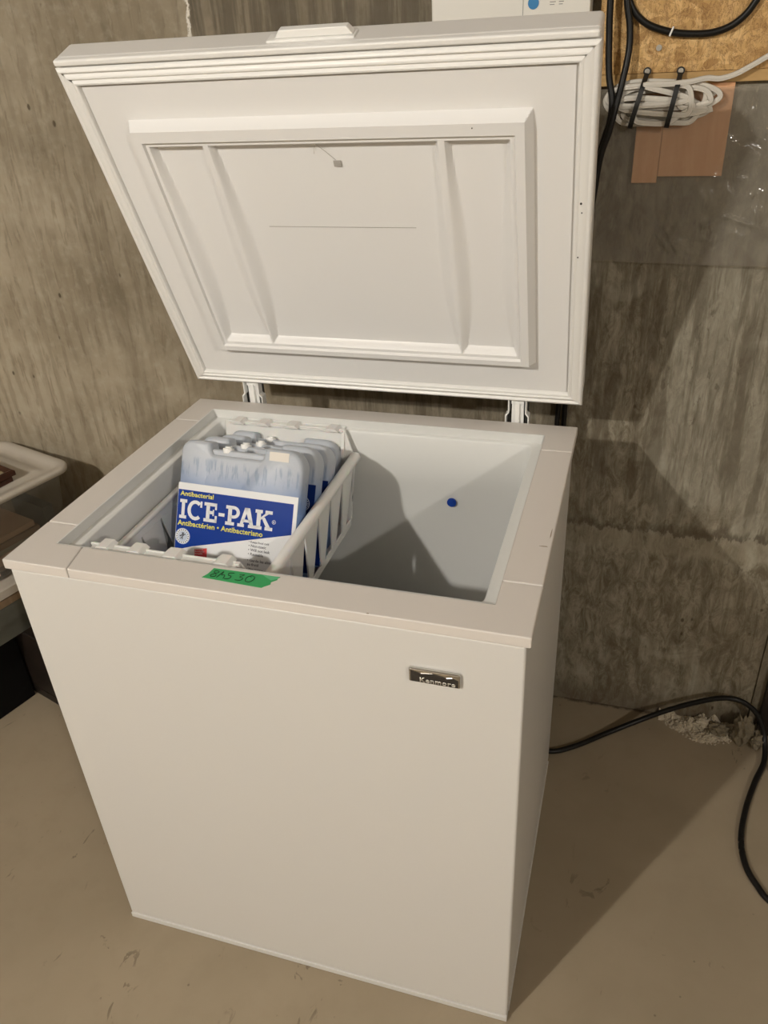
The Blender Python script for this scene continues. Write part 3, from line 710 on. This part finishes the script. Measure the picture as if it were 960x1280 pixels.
# control box
cb = empty('control_box', 'white wall-mounted control box with a blue round button, above the freezer lid', 'control box', (.455, .809, 1.484))
bm = bmesh.new(); box(bm, .455, .758, 1.425, .708, .809, 1.70); link('casing', bm, M['switch'], cb, bevel=.003).matrix_parent_inverse = cb.matrix_world.inverted()
def keep(o, p): o.matrix_parent_inverse = Matrix.Translation(p.location).inverted()
cb.children[0].matrix_parent_inverse = Matrix.Translation(cb.location).inverted()
bm = bmesh.new(); box(bm, .6035, .7572, 1.43, .6042, .7585, 1.695); keep(link('seam', bm, M['grey'], cb), cb)
bm = bmesh.new(); disc(bm, (.620, 1.4935), .0085, .7568, .7582, 28); k_ = link('button', bm, M['dotb'], cb); k_['label'] = 'round blue button'; keep(k_, cb)
bm = bmesh.new()
for xa, wd in ((.6455, .009), (.6595, .0075)):
    for k, ww in ((0, .8), (1, 1), (2, .7)): box(bm, xa, .7575, 1.4895+k*.0034, xa+wd*ww, .7582, 1.4905+k*.0034)
keep(link('printed_symbol', bm, M['grey'], cb), cb)

# black cables
def cable(name, label, pts, r, m='black', n=8, cat='cable', group=None):
    bm = bmesh.new(); sweep(bm, catmull(pts, n), circ(r, 10)); return tag(link(name, bm, M[m], smooth=True, ang=60), label, cat, group)
cable('black_cable', 'left one of the black cables dropping beside the lid edge', [(.738, .770, 1.75), (.7365, .768, 1.60), (.737, .766, 1.49), (.7395, .766, 1.44), (.744, .764, 1.39), (.752, .760, 1.355), (.752, .759, 1.325), (.742, .760, 1.285), (.731, .765, 1.22), (.718, .775, 1.13), (.700, .790, .95), (.695, .795, .6), (.695, .795, .25), (.690, .785, .04), (.66, .74, .007), (.60, .70, .007)], .0052)
cable('black_cable', 'right one of the black cables dropping beside the lid edge', [(.749, .776, 1.75), (.753, .776, 1.60), (.760, .774, 1.50), (.769, .773, 1.455), (.771, .770, 1.42), (.765, .762, 1.375), (.7585, .752, 1.340), (.7515, .750, 1.305), (.741, .752, 1.265), (.733, .758, 1.18), (.722, .772, 1.06), (.712, .788, .93), (.709, .795, .6), (.709, .795, .25), (.705, .785, .04), (.68, .72, .007), (.63, .675, .02)], .0052)
cable('black_cable', 'black cable sagging in a loop across the strand board', [(.748, .778, 1.66), (.752, .780, 1.54), (.766, .783, 1.486), (.790, .784, 1.459), (.828, .784, 1.4445), (.866, .784, 1.4395), (.898, .784, 1.441), (.925, .783, 1.452), (.945, .783, 1.474), (.957, .783, 1.51), (.965, .782, 1.62)], .0052)
bm = bmesh.new(); box(bm, -.0014, -.0075, -.007, .0014, .006, .007); 
cc = tag(link('cable_clip', bm, M['white'], mw=T((.832, .7845, 1.4445)) @ Ry(radians(20)), bevel=.001), 'small white clip holding the sagging black cable on the board', 'clip')
# white flat cable coil
random.seed(11)
pts = []
loops = [(.742, .912, 1.350, .026, -.02), (.755, .880, 1.340, .024, .03), (.748, .916, 1.353, .024, -.06), (.772, .886, 1.330, .014, -.02), (.750, .898, 1.355, .017, -.03),
         (.765, .906, 1.350, .020, -.05), (.788, .862, 1.333, .016, .05), (.760, .878, 1.342, .011, -.08), (.745, .872, 1.358, .014, .02)]
for k, (xl, xr, zc, b, tl_) in enumerate(loops):
    for j in range(8):
        t = 2*pi*j/8+.25
        ca, sa = cos(t), sin(t); ax = (xr-xl)/2
        ux = ax*(abs(ca)**.6)*(1 if ca > 0 else -1)
        pts.append(((xl+xr)/2+ux+random.uniform(-.002, .002), .7815-.0021*k-random.uniform(0, .0015), zc+b*sa+ux*tl_*1.2+random.uniform(-.0015, .0015)))
pts += [(.80, .760, 1.372), (.84, .760, 1.3735), (.868, .764, 1.3755), (.893, .772, 1.379), (.913, .777, 1.3775), (.935, .779, 1.383), (.957, .780, 1.394), (.985, .781, 1.409), (1.04, .781, 1.432), (1.12, .781, 1.45)]
sec = [(.0042, 0), (.0036, .0015), (.0022, .0012), (.0010, .0019), (-.0010, .0019), (-.0022, .0012), (-.0036, .0015), (-.0042, 0), (-.0036, -.0015), (-.0022, -.0012), (-.0010, -.0019), (.0010, -.0019), (.0022, -.0012), (.0036, -.0015)]
bm = bmesh.new(); sweep(bm, catmull(pts, 8), sec); tag(link('coiled_cable', bm, M['cable'], smooth=True, ang=60), 'bundle of flat white cable coiled below the strand board', 'cable')
for (xa, za), (xb, zb_), lab in (((.802, 1.389), (.784, 1.313), 'black hanging strap with a screw, left of the two round the cable coil'), ((.853, 1.388), (.841, 1.313), 'black hanging strap with a screw, right of the two round the cable coil')):
    st = empty('cable_strap', lab, 'strap', (xa, .791, za), 0, 'black straps holding the cable coil')
    bm = bmesh.new(); path = catmull([(xa, .7865, za+.006), (xa, .7855, za), (lp(xa, xb, .22), .760, lp(za, zb_, .22)), (lp(xa, xb, .5), .755, lp(za, zb_, .5)), (lp(xa, xb, .85), .756, lp(za, zb_, .85)), (xb, .768, zb_-.002), (xb+.001, .785, zb_+.004)], 6)
    sweep(bm, path, [(.0038, -.0009), (.0038, .0009), (-.0038, .0009), (-.0038, -.0009)]); disc(bm, (xa, za+.002), .0062, .785, .7885, 16)
    keep(link('band', bm, M['strap'], st), st)
    bm = bmesh.new(); disc(bm, (xa, za+.002), .0040, .7835, .792, 16); disc(bm, (xa, za+.002), .0020, .7825, .7835, 8)
    keep(link('screw', bm, M['steel'], st, bevel=.0006), st)

# power cord on the floor
cable('power_cord', 'black power cord running from behind the freezer across the floor at the right', [(.60, .66, .006), (.68, .628, .006), (.744, .617, .006), (.80, .648, .006), (.870, .705, .009), (.940, .745, .028), (1.0, .765, .056), (1.055, .770, .088), (1.105, .770, .114), (1.145, .770, .118), (1.180, .770, .098), (1.203, .762, .066), (1.215, .745, .030), (1.213, .70, .010), (1.190, .64, .006), (1.165, .56, .006), (1.150, .48, .006), (1.153, .42, .006), (1.170, .378, .006), (1.20, .34, .006), (1.30, .28, .006)], .0062, n=10, cat='cord')

# crumbled concrete at the foot of the wall
random.seed(7)
def lump(bm, c, r, seed, sub=1, sq=(1, 1, 1)):
    rnd = random.Random(seed); s = bmesh.ops.create_icosphere(bm, subdivisions=sub, radius=1)
    for v in s['verts']:
        k = r*rnd.uniform(.65, 1.2); v.co = Vector((v.co.x*k*sq[0], v.co.y*k*sq[1], v.co.z*k*sq[2]))+Vector(c)
bm = bmesh.new()
def mh(x, y):
    d = (WY-y)/(.030+.055*sin(pi*max(0, min(1, (x-.99)/.215)))); 
    return max(0, (1-d))*.020*(.8+.4*sin(x*190+y*90))*(.7+.5*sin(x*61-y*120))-.0015
GG = [[bm.verts.new((x, y, max(-.002, mh(x, y)+random.uniform(-.0012, .0012)))) for x in [.985+.225*i/70 for i in range(71)]] for y in [WY-.09+.0895*j/26 for j in range(27)]]
for a, b in zip(GG, GG[1:]):
    for i in range(70): bm.faces.new((a[i], a[i+1], b[i+1], b[i]))
for i in range(520):
    t = random.random(); x = lp(1.00, 1.19, t); w_ = .025+.05*sin(pi*min(1, t*1.05))
    d = random.random()**1.2; y = WY-.004-d*w_; r = random.uniform(.0015, .0042)*(1.3-.6*d)
    lump(bm, (x, y, max(0, mh(x, y))+r*.3), r, i, 1)
o = tag(link('crumbled_concrete', bm, M['rubble']), 'pale crumbled concrete grit along the foot of the wall under the cord', 'rubble'); o['kind'] = 'stuff'
for i, (c, r, sq, lab, mm) in enumerate((((1.168, .765, .032), .030, (.75, .8, 1.5), 'tall damp lump of concrete against the wall under the cord bend', 'rubd'), ((1.120, .770, .016), .020, (1.2, .8, .8), 'small flat chunk of concrete in the grit, left of the tall lump', 'rubd'), ((1.203, .755, .018), .022, (.8, .9, 1.1), 'stubby concrete chunk right of the tall lump', 'rubd'), ((1.083, .783, .014), .016, (1.3, .7, .9), 'pale chunk of concrete half buried in the grit beside the wall', 'rubble'))):
    bm = bmesh.new(); lump(bm, (0, 0, 0), r, 50+i, 3, sq); tag(link('concrete_chunk', bm, M[mm], mw=T(c)), lab, 'rubble')
bm = bmesh.new()
box(bm, 1.205, .795, 0, 1.5, .8095, .9); tag(link('wall_upright', bm, M['brownbox']), 'dark upright piece against the wall, filling an unidentified dark edge at the right', 'plank')  # added dark upright, fills in an unidentified dark edge

# ------------------------------------------------------------------ bins at the left
TH = radians(-17); C0 = Vector((-.462, .708, 0))
BM_ = T(C0) @ Rz(TH)
def bin_empty(name, label, cat, z, group=None):
    p = BM_ @ Vector((0, 0, z)); return empty(name, label, cat, p, TH, group)
def tote(e, x0, x1, y0, y1, h, m, tap=.025, rr=.035):
    bm = bmesh.new()
    def rc(k, z): return rect(x0+k, x1-k, y0+k, y1-k, z, rr, 6)
    rings(bm, [rc(tap, 0), rc(tap*.6, h*.45), rc(tap*.45, h*.5), rc(.006, h-.012), rc(.006, h-.010), rc(0, h-.010), rc(0, h)])
    bm.verts.ensure_lookup_table(); bm.faces.new([bm.verts[i] for i in range(28)])
    return link('tub', bm, m, e, smooth=True, solid=.0022, ang=50)
def binlid(e, x0, x1, y0, y1, z, m, name='tub_lid'):
    bm = bmesh.new()
    def rc(k, zz, r=.04): return rect(x0+k, x1-k, y0+k, y1-k, z+zz, max(.006, r-k*.5), 6)
    rings(bm, [rc(.001, -.009), rc(0, 0), rc(.0015, .003), rc(.004, .004), rc(.018, .003), rc(.024, -.004), rc(.050, -.006), rc(.058, -.001), rc(.085, -.001)])
    bm.verts.ensure_lookup_table(); bm.faces.new([bm.verts[i] for i in range(len(bm.verts)-28, len(bm.verts))])
    return link(name, bm, m, e, smooth=True, solid=.002, ang=60)
X0, X1, Y0, Y1 = -.30, 0.0, -.47, 0.0
# black crate and brown box
cr = bin_empty('black_crate', 'black crate on the floor under the stacked tubs', 'crate', 0)
bm = bmesh.new(); box(bm, X0+.01, Y0+.10, 0, -.062, -.250, .222); 
link('shell', bm, M['crate'], cr, bevel=.004)
bb = bin_empty('wooden_box', 'dark brown wooden box on the floor between the black crate and the wall', 'box', 0)
bm = bmesh.new(); box(bm, X0+.02, -.245, 0, .055, -.06, .222); link('shell', bm, M['brownbox'], bb, bevel=.003)
bm = bmesh.new(); box(bm, X0+.03, -.2462, .020, .045, -.244, .03); link('bottom_edge', bm, M['brownbox'], bb)
t1 = bin_empty('storage_tub', 'smoky grey storage tub, lowest tub of the stack left of the freezer', 'tub', .223, 'storage tubs stacked left of the freezer')
tote(t1, X0+.015, X1-.012, Y0+.02, Y1-.015, .104, M['smoke'], .018)
bm = bmesh.new(); box(bm, X0+.01, Y0+.015, .0, X1-.006, Y1-.01, .020)
tag(link('wooden_board', bm, M['tan'], mw=BM_ @ T((0, 0, .3285)), bevel=.002), 'brown wooden board lying on the lowest storage tub', 'board')
tb = bin_empty('tub_lid', 'loose flat pale plastic lid between the wooden board and the upper tub', 'lid', .3575)
bm = bmesh.new(); rings(bm, [rect(X0, X1+.004, Y0, Y1, 0, .03), rect(X0-.002, X1+.006, Y0-.002, Y1, .022, .03), rect(X0+.004, X1, Y0+.004, Y1-.006, .024, .03), rect(X0+.02, X1-.016, Y0+.02, Y1-.02, .016, .03)], cap=True)
link('panel', bm, M['plastic'], tb, smooth=True, ang=50)
t2 = bin_empty('storage_tub', 'clear plastic storage tub holding papers, left of the freezer', 'tub', .382, 'storage tubs stacked left of the freezer')
tote(t2, X0+.012, X1-.012, Y0+.012, Y1-.012, .206, M['clear'], .030)
tl = binlid(t2, X0, X1, Y0, Y1, .210, M['plastic']); tl['label'] = 'milky white snap-on lid'
# contents
def inbin(name, label, cat, b, z0, z1, m, rz=0, group=None):
    bm = bmesh.new(); cx_, cy_ = (b[0]+b[2])/2, (b[1]+b[3])/2; hx_, hy_ = (b[2]-b[0])/2, (b[3]-b[1])/2
    box(bm, -hx_, -hy_, 0, hx_, hy_, z1-z0)
    return tag(link(name, bm, M[m], mw=BM_ @ T((cx_, cy_, z0)) @ Rz(rz), bevel=.001), label, cat, group)
inbin('folder', 'dark folder at the bottom of the clear tub', 'folder', (-.25, -.40, -.06, -.095), .386, .402, 'paper2', .02)
inbin('paper_stack', 'brown paper stack on the dark folder in the clear tub', 'papers', (-.24, -.39, -.055, -.098), .4025, .425, 'paper1', -.03)
inbin('folder', 'grey folder in the middle of the clear tub stack', 'folder', (-.25, -.40, -.06, -.105), .4255, .438, 'paper3', .04)
inbin('paper_stack', 'brown papers above the grey folder in the clear tub', 'papers', (-.24, -.39, -.06, -.098), .4385, .455, 'paper2', -.02)
inbin('folder', 'tan folder on top of the stack in the clear tub', 'folder', (-.25, -.38, -.06, -.11), .4555, .470, 'paper1', .03)
inbin('slate_box', 'slate coloured box behind the folders in the clear tub', 'box', (-.20, -.078, -.06, -.05), .386, .49, 'paper4')
bm = bmesh.new(); box(bm, -.05, -.0015, 0, .05, .0015, .075)
tag(link('card', bm, M['card'], mw=BM_ @ T((-.048, -.290, .39)) @ Rz(radians(82)) @ Rx(radians(-8)), bevel=.0005), 'pale card standing against the side of the clear tub', 'card')
# picture frames on the lid
def frame(label, loc, rz, w_, d_, rail=.016, t=.014):
    e = empty('picture_frame', label, 'picture frame', loc, rz, 'wooden picture frames on the tub lid')
    bm = bmesh.new()
    rings(bm, [[(-w_, -d_, 0), (0, -d_, 0), (0, 0, 0), (-w_, 0, 0)], [(-w_, -d_, t*.8), (0, -d_, t*.8), (0, 0, t*.8), (-w_, 0, t*.8)], [(-w_+.004, -d_+.004, t), (-.004, -d_+.004, t), (-.004, -.004, t), (-w_+.004, -.004, t)],
               [(-w_+rail, -d_+rail, t*.7), (-rail, -d_+rail, t*.7), (-rail, -rail, t*.7), (-w_+rail, -rail, t*.7)], [(-w_+rail, -d_+rail, 0), (-rail, -d_+rail, 0), (-rail, -rail, 0), (-w_+rail, -rail, 0)]])
    link('surround', bm, M['frame'], e)
    bm = bmesh.new(); box(bm, -w_+rail-.002, -d_+rail-.002, .002, -rail+.002, -rail+.002, t*.5); link('picture', bm, M['print_'], e)
    return e
fp = BM_ @ Vector((-.058, -.128, .5925)); frame('lower of the two brown picture frames on the milky tub lid', fp, TH+.06, .16, .21)
fp = BM_ @ Vector((-.052, -.120, .6075)); frame('upper of the two brown picture frames on the milky tub lid', fp, TH-.02, .16, .21)
